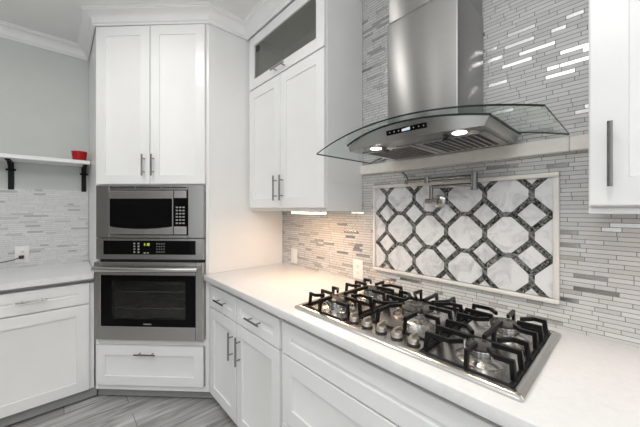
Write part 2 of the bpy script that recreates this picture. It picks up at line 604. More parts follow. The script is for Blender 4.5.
t = thing('base_cabinet', 'white base cabinet of two drawers over two doors between oven tower and cooktop', 'cabinet', (1.222, 0, 0))
X0 = 1.222
mb = MB()
mb.box(0, 0.870, -0.61, -0.004, 0.09, 0.842)
mb.box(0, 0.870, -0.53, -0.004, 0.8422, 0.881)
mb.build('body', M['cab'], t)
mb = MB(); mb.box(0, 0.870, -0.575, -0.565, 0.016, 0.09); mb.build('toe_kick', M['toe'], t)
for xa, xb, hx, hd in ((1.235, 1.629, 1.44, 1.590), (1.639, 2.082, 1.862, 1.684)):
    d = MB().panel(xa - X0, xb - X0, 0.703, 0.847, -0.61, 0.02, 0.05).build('drawer', M['cab'], t)
    pull(d, hx - X0, 0.778, -0.63, 0.14, False)
    d = MB().panel(xa - X0, xb - X0, 0.096, 0.695, -0.61, 0.02, 0.066).build('door', M['cab'], t)
    pull(d, hx * 0 + hd - X0, 0.553, -0.63, 0.165, True)

t = thing('base_cabinet', 'white base cabinet with wide drawers below the gas cooktop', 'cabinet', (2.094, 0, 0))
X0 = 2.094
MB().box(0.001, 0.96, -0.61, -0.004, 0.09, 0.842).box(0.001, 0.96, -0.53, -0.004, 0.8422, 0.881).build('body', M['cab'], t)
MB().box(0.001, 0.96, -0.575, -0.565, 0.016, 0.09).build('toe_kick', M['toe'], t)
MB().panel(0.012, 0.956, 0.703, 0.847, -0.61, 0.02, 0.062).build('false_front', M['cab'], t)
d = MB().panel(0.012, 0.956, 0.384, 0.695, -0.61, 0.02, 0.075).build('drawer', M['cab'], t)
pull(d, 0.48, 0.54, -0.63, 0.165, False)
d = MB().panel(0.012, 0.956, 0.096, 0.376, -0.61, 0.02, 0.07).build('drawer', M['cab'], t)
pull(d, 0.48, 0.24, -0.63, 0.165, False)

t = thing('base_cabinet', 'white base cabinet under the bare end of the worktop, right of the cooktop', 'cabinet', (3.056, 0, 0))
MB().box(0.001, 0.95, -0.61, -0.004, 0.09, 0.842).box(0.001, 0.95, -0.53, -0.004, 0.8422, 0.881).build('body', M['cab'], t)
MB().box(0.001, 0.95, -0.575, -0.565, 0.016, 0.0885).build('toe_kick', M['toe'], t)
for xa, xb, hd in ((0.008, 0.472, 0.43), (0.478, 0.942, 0.52)):
    d = MB().panel(xa, xb, 0.703, 0.847, -0.61, 0.02, 0.05).build('drawer', M['cab'], t)
    pull(d, (xa + xb) / 2, 0.778, -0.63, 0.14, False)
    d = MB().panel(xa, xb, 0.096, 0.695, -0.61, 0.02, 0.066).build('door', M['cab'], t)
    pull(d, hd, 0.553, -0.63, 0.165, True)

# ------------------------------------------------------------------ base cabinet on the left wall (local x = world y)
t = thing('base_cabinet', 'white base cabinet under the wall shelf, meeting the oven tower', 'cabinet', (0, -1.85, 0), PI / 2)
MB().box(0, 0.632, -0.60, -0.008, 0.09, 0.845).box(0, 0.632, -0.53, -0.008, 0.8452, 0.881).build('body', M['cab'], t)
MB().box(0, 0.650, -0.575, -0.565, 0.016, 0.0885).build('toe_kick', M['toe'], t)
d = MB().panel(0.012, 0.604, 0.708, 0.850, -0.60, 0.02, 0.062).build('drawer', M['cab'], t)
pull(d, 0.317, 0.788, -0.62, 0.145, False)
d = MB().panel(0.012, 0.604, 0.096, 0.699, -0.60, 0.02, 0.070).build('door', M['cab'], t)
pull(d, 0.05, 0.60, -0.62, 0.15, True)

t = thing('base_cabinet', 'white base cabinet at the free end of the worktop under the wall shelf', 'cabinet', (0, -2.486, 0), PI / 2)
MB().box(0, 0.632, -0.60, -0.008, 0.09, 0.845).box(0, 0.632, -0.53, -0.008, 0.8452, 0.881).build('body', M['cab'], t)
MB().box(0, 0.632, -0.575, -0.565, 0.016, 0.0885).build('toe_kick', M['toe'], t)
d = MB().panel(0.012, 0.604, 0.708, 0.850, -0.60, 0.02, 0.062).build('drawer', M['cab'], t)
pull(d, 0.317, 0.788, -0.62, 0.145, False)
d = MB().panel(0.012, 0.604, 0.096, 0.699, -0.60, 0.02, 0.070).build('door', M['cab'], t)
pull(d, 0.56, 0.60, -0.62, 0.15, True)

# ------------------------------------------------------------------ corner oven tower; local x runs right along its face, -y is out
TL = (1.214, -0.628, 0.0)
TR = PI / 4
W = 0.822
t = thing('oven_cabinet', 'tall white corner cabinet built around the microwave and wall oven', 'cabinet', TL, TR)


def loc(x, y):  # world to tower-local
    dx, dy = x - TL[0], y - TL[1]
    return ((dx + dy) / 2 ** 0.5, (-dx + dy) / 2 ** 0.5)


LC = loc(0.64, -1.21)
mb = MB()
zt = CZ - 0.002
# side panels, each standing square to its wall
s = 0.019
mb.prism([loc(1.214, -0.628), loc(1.214, -0.004), loc(1.214 - s, -0.004), loc(1.214 - s, -0.628 - 0.012)], 0.09, zt)
mb.prism([LC, loc(0.009, -1.21), loc(0.009, -1.21 + s), loc(0.64 + 0.004, -1.21 + s)], 0.09, zt)
mb.build('side_panel', M['cab'], t)
mb = MB()
for x0, x1 in ((-0.024, -0.004), (-W + 0.006, -0.812)):
    mb.box(x0, x1, 0.0, 0.02, 0.09, zt)
for z0, z1 in ((0.09, 0.13), (0.414, 0.458), (1.542, 1.556), (2.655, zt)):
    mb.box(-W + 0.008, -0.006, 0.001, 0.02, z0, z1)
mb.box(-0.80, -0.03, 0.02, 0.04, 1.545, 2.66)
mb.box(-0.80, -0.03, 0.02, 0.04, 0.09, 0.44)
mb.build('face_frame', M['cab'], t)
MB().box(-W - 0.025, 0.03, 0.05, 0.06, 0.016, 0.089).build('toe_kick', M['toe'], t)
for xa, xb, hx in ((-0.806, -0.4165, -0.453), (-0.4115, -0.022, -0.386)):
    d = MB().panel(xa, xb, 1.55, 2.664, 0.0, 0.02, 0.066).build('door', M['cab'], t)
    pull(d, hx, 1.681, -0.02, 0.15, True)
d = MB().panel(-0.808, -0.033, 0.132, 0.412, 0.0, 0.02, 0.066).build('drawer', M['cab'], t)
pull(d, -0.436, 0.363, -0.02, 0.15, False)

# microwave in its trim kit
t = thing('microwave', 'built-in stainless microwave in a trim frame above the wall oven', 'microwave', TL, TR)
mb = MB()
mb.box(-0.806, -0.708, -0.022, -0.0005, 1.172, 1.541, 0.003)
mb.box(-0.140, -0.027, -0.022, -0.0005, 1.172, 1.541, 0.003)
mb.box(-0.708, -0.140, -0.022, -0.0005, 1.508, 1.541, 0.002)
mb.box(-0.708, -0.140, -0.022, -0.0005, 1.172, 1.192, 0.002)
fr = mb.build('trim_frame', M['steel_v'], t)
mb = MB()
for k in range(3):
    mb.box(-0.70 + k * 0.188, -0.70 + k * 0.188 + 0.176, -0.0235, -0.021, 1.521, 1.529)
mb.build('vent', M['slot'], fr)
mb = MB()
mb.box(-0.707, -0.141, 0.03, 0.40, 1.193, 1.507)
mb.box(-0.707, -0.141, -0.004, 0.03, 1.193, 1.507)
mb.build('body', M['black'], t)
# door: steel bands above and below, the lower one with a smiling top edge
dr = MB().box(-0.700, -0.240, -0.034, -0.005, 1.197, 1.503, 0.003).build('door', M['steel_s'], t)
xs = [-0.694 + 0.448 * k / 14 for k in range(15)]
mb = MB()
mb.prism([(x, 1.252 - 0.016 * (1 - ((x + 0.47) / 0.224) ** 2)) for x in xs] + [(-0.246, 1.448), (-0.694, 1.448)], -0.0352, -0.0335, axis='y')
mb.build('window', M['bglass'], dr)
for z0, z1 in ((1.450, 1.503), (1.197, 1.254)):
    MB().box(-0.236, -0.145, -0.034, -0.005, z0, z1, 0.003).build('steel_band', M['steel_s'], t)
cp = MB().box(-0.236, -0.145, -0.032, -0.006, 1.254, 1.450, 0.001).build('control_panel', M['bglass'], t)
MB().box(-0.222, -0.160, -0.0328, -0.0315, 1.412, 1.437).build('display', M['bglass'], cp)
mb = MB()
for r in range(6):
    for c in range(3):
        mb.box(-0.220 + c * 0.0235, -0.205 + c * 0.0235, -0.0328, -0.0315, 1.272 + r * 0.022, 1.281 + r * 0.022)
mb.build('keypad', M['keys'], cp)

# wall oven
t = thing('wall_oven', 'stainless single wall oven with black glass window below the microwave', 'oven', TL, TR)
mb = MB()
mb.box(-0.806, -0.027, -0.022, -0.0005, 1.020, 1.168, 0.003)
cpn = mb.build('control_fascia', M['steel_h'], t)
g = MB().box(-0.748, -0.086, -0.0255, -0.021, 1.056, 1.153, 0.001).build('control_glass', M['bglass'], cpn)
mb = MB()
for c in range(2):
    for r in range(4):
        mb.box(-0.528 + c * 0.030, -0.516 + c * 0.030, -0.0262, -0.025, 1.068 + r * 0.020, 1.078 + r * 0.020)
mb.build('keypad', M['keys'], g)
mb = MB()
for c in range(4):
    for r in range(4):
        mb.box(-0.362 + c * 0.017, -0.356 + c * 0.017, -0.0262, -0.025, 1.072 + r * 0.019, 1.078 + r * 0.019)
mb.build('keypad', M['keys'], g)
mb = MB()
for x0, x1 in ((-0.455, -0.440), (-0.432, -0.418)):
    mb.box(x0, x1, -0.0262, -0.025, 1.064, 1.071)
mb.build('legend_print', M['keys'], g)
# clock digits
SEG = {'1': 'bc', '0': 'abcdef', '2': 'abged', '3': 'abgcd', '4': 'fgbc', '5': 'afgcd'}
mb = MB()


def digit(mb, ch, x, z, wd, ht, y):
    tk = 0.0022
    S = {'a': (0, wd, ht - tk, ht), 'g': (0, wd, ht / 2 - tk / 2, ht / 2 + tk / 2), 'd': (0, wd, 0, tk), 'f': (0, tk, ht / 2, ht), 'e': (0, tk, 0, ht / 2), 'b': (wd - tk, wd, ht / 2, ht), 'c': (wd - tk, wd, 0, ht / 2)}
    for k in SEG[ch]:
        a = S[k]
        mb.box(x + a[0], x + a[1], y, y + 0.0008, z + a[2], z + a[3])


for ch, x in (('1', -0.458), ('1', -0.438), ('0', -0.424)):
    digit(mb, ch, x, 1.118, 0.010, 0.018, -0.0262)
for z in (1.122, 1.129):
    mb.box(-0.4425, -0.4400, -0.0262, -0.0254, z, z + 0.0025)
mb.build('clock', M['led'], g)
MB().box(-0.79, -0.04, 0.001, 0.50, 1.00, 1.168).build('housing', M['black'], t)
# cavity with racks
mb = MB()
mb.box(-0.79, -0.04, 0.001, 0.50, 0.470, 0.560)
mb.box(-0.79, -0.04, 0.001, 0.50, 0.925, 1.0)
mb.box(-0.79, -0.72, 0.001, 0.50, 0.56, 0.925)
mb.box(-0.11, -0.04, 0.001, 0.50, 0.56, 0.925)
mb.box(-0.72, -0.11, 0.48, 0.50, 0.56, 0.925)
mb.build('cavity', M['cavity'], t)
for z in (0.66, 0.78):
    mb = MB()
    for k in range(15):
        x = -0.70 + k * 0.0404
        mb.tube([(x, 0.03, z), (x, 0.47, z)], 0.0028, seg=6)
    for y in (0.03, 0.25, 0.47):
        mb.tube([(-0.719, y, z), (-0.111, y, z)], 0.0035, seg=6)
    mb.build('rack', M['chrome'], t)
# door frame as four steel bars round the black glass
mb = MB()
mb.box(-0.808, -0.756, -0.040, -0.002, 0.460, 1.004, 0.004)
mb.box(-0.079, -0.027, -0.040, -0.002, 0.460, 1.004, 0.004)
mb.box(-0.756, -0.079, -0.040, -0.002, 0.460, 0.556, 0.003)
mb.box(-0.756, -0.079, -0.040, -0.002, 0.912, 1.004, 0.003)
dr = mb.build('door', M['steel_h'], t)
mb = MB()
mb.box(-0.756, -0.680, -0.038, -0.003, 0.556, 0.912)
mb.box(-0.150, -0.079, -0.038, -0.003, 0.556, 0.912)
mb.box(-0.680, -0.150, -0.038, -0.003, 0.556, 0.605)
mb.box(-0.680, -0.150, -0.038, -0.003, 0.872, 0.912)
mb.build('window_border', M['bglass'], dr)
MB().box(-0.680, -0.150, -0.037, -0.033, 0.605, 0.872).build('window', M['ovenpane'], dr)
MB().box(-0.448, -0.392, -0.0395, -0.0375, 0.571, 0.577).build('badge', M['keys'], dr)
mb = MB()
pts = [(-0.780 + 0.73 * k / 16, -0.072 - 0.014 * (1 - ((k - 8) / 8) ** 2), 0.962) for k in range(17)]
mb.tube(pts, 0.0185, seg=18)
for x in (-0.770, -0.065):
    mb.box(x - 0.014, x + 0.014, -0.076, -0.038, 0.951, 0.973, 0.003)
mb.build('handle', M['steel_s'], dr)

# ------------------------------------------------------------------ upper cabinet left of the hood
t = thing('upper_cabinet', 'tall white wall cabinet with a glass top door, next to the range hood', 'cabinet', (1.219, 0, 0))
X0 = 1.219
x1 = 2.075 - X0
mb = MB()
mb.box(0.0, x1, -0.310, -0.002, 1.372, 2.272)
mb.build('body', M['cab'], t)
mb = MB()                                            # open box behind the glass
mb.box(0, 0.018, -0.310, -0.002, 2.2725, 2.72)
mb.box(x1 - 0.018, x1, -0.310, -0.002, 2.2725, 2.72)
mb.box(0.018, x1 - 0.018, -0.310, -0.002, 2.70, 2.72)
mb.box(0.018, x1 - 0.018, -0.014, -0.002, 2.2725, 2.70)
mb.box(0.018, x1 - 0.018, -0.310, -0.014, 2.2725, 2.29)
mb.build('display_compartment', M['cab'], t)
mb = MB()
mb.box(x1 - 0.0005, x1 + 0.0035, -0.308, -0.003, 1.362, 1.522, 0.001)
mb.box(x1 - 0.0005, x1 + 0.0035, -0.308, -0.003, 1.5245, 2.66, 0.001)
mb.build('side_panel', M['cab'], t)
MB().box(0.004, x1, -0.310, -0.290, 1.362, 1.372, 0.002).build('light_rail', M['cab'], t)
for xa, xb, hx in ((1.242, 1.648, 1.614), (1.653, 2.076, 1.686)):
    d = MB().panel(xa - X0, xb - X0, 1.382, 2.266, -0.31, 0.02, 0.068).build('door', M['cab'], t)
    pull(d, hx - X0, 1.513, -0.33, 0.165, True)
mb = MB()
gx0, gx1, gz0, gz1 = 1.242 - X0, 2.076 - X0, 2.276, 2.664
r = 0.068
mb.box(gx0, gx0 + r, -0.33, -0.311, gz0, gz1, 0.0015)
mb.box(gx1 - r, gx1, -0.33, -0.311, gz0, gz1, 0.0015)
mb.box(gx0 + r, gx1 - r, -0.33, -0.311, gz0, gz0 + r, 0.0015)
mb.box(gx0 + r, gx1 - r, -0.33, -0.311, gz1 - r, gz1, 0.0015)
d = mb.build('glass_door', M['cab'], t)
MB().box(gx0 + r - 0.004, gx1 - r + 0.004, -0.322, -0.318, gz0 + r - 0.004, gz1 - r + 0.004).build('pane', M['pane'], d)
pull(d, 1.655 - X0, 2.306, -0.33, 0.15, False)
MB().box(0.0185, 0.056, -0.300, -0.255, 2.600, 2.640, 0.004).build('hinge', M['black'], t)

t = thing('light_strip', 'glowing under-cabinet light strip below the tall cabinet beside the hood', 'light', (1.86, -0.265, 1.361))
MB().box(-0.15, 0.15, -0.022, 0.022, -0.006, -0.0005, 0.001).build('housing', M['plate'], t)
MB().box(-0.145, 0.145, -0.019, 0.019, -0.016, -0.0062, 0.003, seg=2).build('diffuser', M['strip'], t)
area('light_strip_glow', (1.82, -0.255, 1.343), 0.5, 2.0, (1.0, 0.61, 0.35), (0, 0, 0), 'RECTANGLE', 0.04)

# ------------------------------------------------------------------ upper cabinet right of the hood
t = thing('upper_cabinet', 'white wall cabinet over the bare end of the worktop, right of the hood', 'cabinet', (3.14, 0, 0))
MB().box(0, 1.02, -0.33, -0.023, 1.38, 2.72).build('body', M['cab'], t)
MB().box(0, 1.02, -0.33, -0.31, 1.362, 1.38, 0.002).build('light_rail', M['cab'], t)
d = MB().panel(0.003, 0.508, 1.384, 2.664, -0.33, 0.02, 0.072).build('door', M['cab'], t)
pull(d, 0.043, 1.515, -0.35, 0.165, True)
d = MB().panel(0.512, 1.017, 1.384, 2.664, -0.33, 0.02, 0.072).build('door', M['cab'], t)
pull(d, 0.977, 1.515, -0.35, 0.165, True)
area('light_strip_glow', (3.55, -0.2, 1.358), 0.6, 0.8, (1.0, 0.80, 0.72), (0, 0, 0), 'RECTANGLE', 0.05)

# ------------------------------------------------------------------ range hood
HX = 2.61
t = thing('range_hood', 'stainless chimney range hood with curved glass canopy over the cooktop', 'range hood', (HX, 0, 1.6))
HZ = 1.6


def gz(dx):
    return 1.646 + 0.066 * (1 - (dx / 0.455) ** 2) - HZ


def gy(dx):
    return -0.456 - 0.030 * (1 - (dx / 0.455) ** 2)


mb = MB()
n = 28
top, bot = [], []
for i in range(n + 1):
    dx = -0.455 + 0.91 * i / n
    top.append([mb.bm.verts.new((dx, gy(dx) if j == 0 else -0.023, gz(dx) + 0.0065)) for j in (0, 1)])
    bot.append([mb.bm.verts.new((dx, gy(dx) if j == 0 else -0.023, gz(dx))) for j in (0, 1)])
ci, ei = mb.mi('canopy'), mb.mi('edge')
for i in range(n):
    for q, mi_ in (((top[i][0], top[i + 1][0], top[i + 1][1], top[i][1]), ci), ((bot[i][0], bot[i][1], bot[i + 1][1], bot[i + 1][0]), ci),
                   ((top[i][0], bot[i][0], bot[i + 1][0], top[i + 1][0]), ei), ((top[i][1], top[i + 1][1], bot[i + 1][1], bot[i][1]), ei)):
        mb.bm.faces.new(q).material_index = mi_
for i in (0, n):
    q = (top[i][0], top[i][1], bot[i][1], bot[i][0])
    mb.bm.faces.new(q if i == 0 else q[::-1]).material_index = ei
mb.build('glass_canopy', M['canopy'], t)

mb = MB()
n = 20
rt, rb = [], []
for i in range(n + 1):
    s_ = -1 + 2 * i / n
    dx = 0.306 * s_
    rt.append(mb.bm.verts.new((dx, -0.392 - 0.055 * (1 - s_ * s_), gz(dx) - 0.0015)))
    rb.append(mb.bm.verts.new((0.288 * s_, -0.392 - 0.036 * (1 - s_ * s_), 1.645 - HZ)))
bt = [mb.bm.verts.new((0.306 * s_, -0.03, gz(0.306) - 0.0015)) for s_ in (-1, 1)]
bb = [mb.bm.verts.new((0.288 * s_, -0.03, 1.645 - HZ)) for s_ in (-1, 1)]
for i in range(n):
    mb.bm.faces.new((rb[i], rb[i + 1], rt[i + 1], rt[i]))
mb.bm.faces.new((rt[0], bt[0], bb[0], rb[0]))
mb.bm.faces.new((rb[n], bb[1], bt[1], rt[n]))
mb.bm.faces.new([bb[0]] + [bb[1]] + rb[::-1])
mb.bm.faces.new((bt[0], bt[1], bb[1], bb[0]))
mb.bm.faces.new(rt + [bt[1], bt[0]])
bmesh.ops.recalc_face_normals(mb.bm, faces=mb.bm.faces)
body = mb.build('body', M['steel_h'], t, angle=25)
g = MB()                                             # dark gasket strip between body and glass
run = [(-0.308, -0.03)] + [(0.3075 * (-1 + 2 * i / 20), -0.394 - 0.0555 * (1 - (-1 + 2 * i / 20) ** 2)) for i in range(21)] + [(0.308, -0.03)]
vs = [[g.bm.verts.new((x, y, gz(x) - 0.002 - d)) for d in (0.0, 0.007)] for x, y in run]
for a, b in zip(vs, vs[1:]):
    g.bm.faces.new((a[1], b[1], b[0], a[0]))
g.build('gasket', M['edge'], body)
# button bar on the bowed front
mb = MB()


def fy(x, z):
    s_ = x / 0.30
    zt_ = gz(x)
    k = (z - (1.645 - HZ)) / max(0.01, zt_ - (1.645 - HZ))
    return -0.392 - (0.036 + 0.019 * k) * (1 - s_ * s_) - 0.0015


bx0, bx1 = -0.055, 0.113
for i in range(8):
    xa, xb = bx0 + (bx1 - bx0) * i / 8, bx0 + (bx1 - bx0) * (i + 1) / 8
    z0, z1 = 1.668 - HZ, 1.686 - HZ
    mb.poly([(xa, fy(xa, z0), z0), (xb, fy(xb, z0), z0), (xb, fy(xb, z1), z1), (xa, fy(xa, z1), z1)])
    mb.poly([(xa, fy(xa, z1), z1), (xb, fy(xb, z1), z1), (xb, fy(xb, z1) + 0.004, z1), (xa, fy(xa, z1) + 0.004, z1)])
    mb.poly([(xb, fy(xb, z0), z0), (xa, fy(xa, z0), z0), (xa, fy(xa, z0) + 0.004, z0), (xb, fy(xb, z0) + 0.004, z0)])
cp = mb.build('control_panel', M['bglass'], body)
for x in (-0.038, -0.018, 0.002, 0.064, 0.084, 0.102):
    mb = MB()
    y = fy(x, 0.077) - 0.0012
    mb.tube([(x, y + 0.0008, 0.077), (x, y, 0.077)], 0.0026, seg=10)
    mb.build('button', M['btn'], cp)
y = fy(0.033, 0.077) - 0.0012
MB().box(0.016, 0.050, y, y + 0.001, 0.0715, 0.0825).build('display', M['lcd'], cp)
# filters, each a steel frame with dark slots and a latch
zb = 1.645 - HZ
for xa, xb in ((-0.270, -0.004), (0.004, 0.270)):
    mb = MB()
    mb.box(xa, xb, -0.325, -0.05, zb - 0.005, zb - 0.0005, m='steel_s')
    k = 9
    for i in range(k):
        x = xa + 0.022 + (xb - xa - 0.044) * (i + 0.5) / k
        mb.box(x - 0.0068, x + 0.0068, -0.305, -0.075, zb - 0.0062, zb - 0.0045, m='slot')
    f_ = mb.build('filter', M['steel_s'], t)
    MB().box((xa + xb) / 2 - 0.009, (xa + xb) / 2 + 0.009, -0.340, -0.312, zb - 0.012, zb - 0.004, 0.002).build('latch', M['black'], f_)
for x in (-0.150, 0.205):
    mb = MB()
    mb.lathe((x, -0.378, zb), [(0.030, -0.0005), (0.030, -0.004), (0.024, -0.005)], seg=24)
    l = mb.build('lamp', M['chrome'], t)
    MB().lathe((x, -0.378, zb), [(0.0235, -0.0035), (0.0235, -0.0065), (0.020, -0.0075)], seg=24).build('lens', M['lamp'], l)
    area('hood_lamp_glow', (HX + x, -0.378, 1.634), 0.045, 0.45, (1.0, 0.86, 0.66), spread=math.radians(120))
mb = MB()
cx0, cx1 = 2.45 - HX, 2.771 - HX
zl = gz(0.16) + 0.008
mb.box(cx0, cx1, -0.28, -0.002, zl, 2.229 - HZ, 0.006, seg=3)
mb.build('chimney', M['steel_c'], t)
MB().box(cx0 + 0.004, cx1 - 0.004, -0.276, -0.002, 2.2295 - HZ, CZ - 0.003 - HZ, 0.006, seg=3).build('chimney_sleeve', M['steel_c'], t)

# ------------------------------------------------------------------ mosaic panel over the cooktop
PX0, PX1, PZ0, PZ1 = 2.167, 3.034, 1.013, 1.515
t = thing('mosaic_panel', 'framed marble mosaic of octagons and dark bands behind the cooktop', 'wall panel', (2.60, 0, 1.0))
FW = 0.019
mb = MB()
ox, oz = 2.60, 1.0
fr_ = [(PX0, PX1, PZ0, PZ0 + FW), (PX0, PX1, PZ1 - FW, PZ1), (PX0, PX0 + FW, PZ0 + FW, PZ1 - FW), (PX1 - FW, PX1, PZ0 + FW, PZ1 - FW)]
for a, b, c, d in fr_:
    mb.box(a - ox, b - ox, -0.016, -0.0005, c - oz, d - oz, 0.004, seg=2)
mb.build('frame', M['stone'], t)
ix0, ix1, iz0, iz1 = PX0 + FW - ox, PX1 - FW - ox, PZ0 + FW - oz, PZ1 - FW - oz
MB().box(ix0, ix1, -0.005, -0.0005, iz0, iz1).build('grout_bed', M['grout'], t)


def clip(poly):
    for ax, lim, sg in ((0, ix0 + .0005, 1), (0, ix1 - .0005, -1), (1, iz0 + .0005, 1), (1, iz1 - .0005, -1)):
        out = []
        for i in range(len(poly)):
            p, q = poly[i], poly[(i + 1) % len(poly)]
            ip, iq = sg * (p[ax] - lim) >= 0, sg * (q[ax] - lim) >= 0
            if ip:
                out.append(p)
            if ip != iq:
                k = (lim - p[ax]) / (q[ax] - p[ax])
                out.append((p[0] + k * (q[0] - p[0]), p[1] + k * (q[1] - p[1])))
        poly = out
        if len(poly) < 3:
            return None
    return poly


SP = 0.1713
gx, gzc = 2.691 - ox, 1.266 - oz                     # centre of one octagon
octs, dias, bands = MB(), MB(), MB()
tq, qd, bd = 0.438, 0.530, 0.290


def add(mb, poly, y0, y1):
    poly = clip(poly)
    if poly:
        ar = sum(p[0] * q[1] - q[0] * p[1] for p, q in zip(poly, poly[1:] + poly[:1]))
        if abs(ar) > 1e-5:
            mb.prism(poly, y0, y1, axis='y')


for i in range(-4, 4):
    for j in range(-3, 4):
        cx, cz = gx + i * SP, gzc + j * SP
        e = qd - tq
        add(octs, [(cx + SP * a, cz + SP * b) for a, b in ((tq, -e), (tq, e), (e, tq), (-e, tq), (-tq, e), (-tq, -e), (-e, -tq), (e, -tq))], -0.0085, -0.004)
        dx_, dz_ = cx + SP / 2, cz + SP / 2
        bs = bd - 0.012
        add(dias, [(dx_ + SP * bs, dz_), (dx_, dz_ + SP * bs), (dx_ - SP * bs, dz_), (dx_, dz_ - SP * bs)], -0.0085, -0.004)
        # four bands round the diamond, pinwheel fashion
        lo, hi = bd + 0.004, 1 - qd - 0.010
        wmid, half = (lo + hi) / 2, (hi - lo) / 2
        for k in range(4):
            th = PI / 4 + k * PI / 2
            nx, nz_ = math.cos(th), math.sin(th)
            tx, tz_ = -nz_, nx
            d_in, d_out = lo / 2 ** 0.5 * SP, hi / 2 ** 0.5 * SP
            l0, l1 = -d_in + 0.001, d_out + 0.020
            add(bands, [(dx_ + nx * d + tx * l, dz_ + nz_ * d + tz_ * l) for d, l in ((d_in, l0), (d_out, l0), (d_out, l1), (d_in, l1))], -0.0082, -0.004)
octs.build('octagon_mosaic_tile', M['mwhite'], t, smooth=False)
dias.build('diamond_mosaic_tile', M['mwhite'], t, smooth=False)
bands.build('band_mosaic_tile', M['mdark'], t, smooth=False)

# ------------------------------------------------------------------ pot filler
t = thing('pot_filler', 'folded steel pot filler tap on the mosaic panel', 'tap', (2.575, 0, 1.414))
B = Vector((2.585, 0, 1.41))
mb = MB()
mb.tube([(0, -0.0095, 0), (0, -0.016, 0), (0, -0.020, 0)], [0.031, 0.031, 0.024], seg=24)
mb.build('flange', M['chrome'], t)
mb = MB()
mb.tube([(0, -0.016, 0), (0, -0.065, 0)], 0.0125, seg=16)
mb.tube([(-0.045, -0.065, 0.0), (0.016, -0.065, 0.0)], 0.0125, seg=16)
mb.tube([(-0.018, -0.065, 0.0), (-0.018, -0.065, 0.075)], 0.0095, seg=16)
v = mb.build('valve', M['nickel'], t)
MB().tube([(-0.052, -0.065, -0.004), (-0.052, -0.069, -0.045)], [0.006, 0.004], seg=10).build('lever', M['chrome'], v)
mb = MB()
mb.tube([(-0.018, -0.065, 0.068), (0.175, -0.065, 0.068)], 0.0085, seg=14)
mb.build('arm', M['nickel'], t)
mb = MB()
mb.tube([(0.178, -0.065, 0.045), (0.178, -0.065, 0.122)], 0.0145, seg=18)
mb.build('joint', M['nickel'], t)
mb = MB()
mb.tube([(0.178, -0.065, 0.106), (-0.045, -0.065, 0.106)], 0.0085, seg=14)
mb.tube([(-0.045, -0.065, 0.106), (-0.140, -0.065, 0.106)], 0.0085, seg=14)
mb.tube([(-0.040, -0.065, 0.090), (-0.040, -0.065, 0.121)], 0.0125, seg=16)
mb.tube([(-0.140, -0.065, 0.106), (-0.152, -0.065, 0.103), (-0.156, -0.065, 0.092)], 0.0095, seg=14)
mb.build('arm', M['nickel'], t)
MB().tube([(-0.142, -0.067, 0.112), (-0.150, -0.067, 0.130), (-0.166, -0.07, 0.150), (-0.172, -0.07, 0.152)], [0.004, 0.0035, 0.0035, 0.005], seg=8).build('lever', M['black'], t)

# ------------------------------------------------------------------ outlets
def outlet(label, locn, rz, wd=0.078, ht=0.122, kind='decora'):
    t = thing('wall_outlet', label, 'outlet', locn, rz)
    MB().box(-wd / 2, wd / 2, -0.006, -0.0005, -ht / 2, ht / 2, 0.002, seg=2).build('cover_plate', M['plate'], t)
    if kind == 'decora':
        r = MB().box(-0.017, 0.017, -0.0085, -0.005, -0.034, 0.034, 0.0015).build('rocker', M['plate'], t)
    for s_ in ((1, -1) if kind != 'decora' else ()):
        f = MB().box(-0.017, 0.017, -0.008, -0.005, s_ * 0.020 - 0.014, s_ * 0.020 + 0.014, 0.002).build('socket', M['plate'], t)
        mb = MB()
        for x in (-0.007, 0.005):
            mb.box(x, x + 0.0022, -0.0084, -0.0078, s_ * 0.020 - 0.002, s_ * 0.020 + 0.007)
        mb.box(-0.002, 0.002, -0.0084, -0.0078, s_ * 0.020 - 0.010, s_ * 0.020 - 0.006)
        mb.build('slot', M['slot'], f)
    return t


outlet('white wall switch plate near the oven tower, over the cooktop worktop', (1.376, 0, 0.997), 0)
outlet('white wall outlet between the light strip and the mosaic panel', (2.043, 0, 0.993), 0, kind='duplex')
outlet('white wall outlet below the shelf with a black plug in it', (0.007, -1.617, 1.023), PI / 2, 0.080, 0.125, kind='duplex')
t = thing('power_cord', 'black plug and cord hanging from the outlet under the shelf', 'cord', (0.015, -1.620, 1.003), PI / 2)
MB().box(-0.014, 0.014, -0.030, -0.0005, -0.013, 0.013, 0.005, seg=2).build('plug', M['black'], t)
pts = [(-0.012, -0.022, -0.004), (-0.04, -0.026, -0.016), (-0.09, -0.026, -0.026), (-0.16, -0.024, -0.032), (-0.26, -0.022, -0.040), (-0.36, -0.022, -0.062), (-0.46, -0.03, -0.0785), (-0.6, -0.05, -0.0785)]
MB().tube(pts, 0.0035, seg=8).build('cable', M['black'], t)

# ------------------------------------------------------------------ shelf, brackets, bowl
o = MB().box(0.001, 0.25, -2.6, -1.218, 1.737, 1.765, 0.002).build('wall_shelf', M['trim'])
tag(o, 'long white shelf on the wall left of the oven tower', 'shelf')
for y, lab in ((-1.677, 'black iron shelf bracket above the outlet with the plug'), (-1.246, 'black iron shelf bracket under the red bowl beside the oven tower')):
    t = thing('shelf_bracket', lab, 'bracket', (0, y, 1.737), PI / 2)
    MB().box(-0.016, 0.016, -0.012, -0.0008, -0.213, -0.004, 0.002).build('wall_plate', M['bracket'], t)
    mb = MB()
    mb.box(-0.014, 0.014, -0.215, -0.001, -0.011, -0.0008, 0.002)
    mb.bar([(0, -0.012, -0.060), (0, -0.05, -0.050), (0, -0.10, -0.022), (0, -0.13, -0.008)], 0.022, 0.010)
    mb.build('arm', M['bracket'], t)
    for z in (-0.062,):
        mb = MB()
        mb.tube([(-0.027, -0.018, z), (0.027, -0.018, z)], 0.008, seg=12)
        mb.build('bolt', M['bracket'], t)
mb = MB()
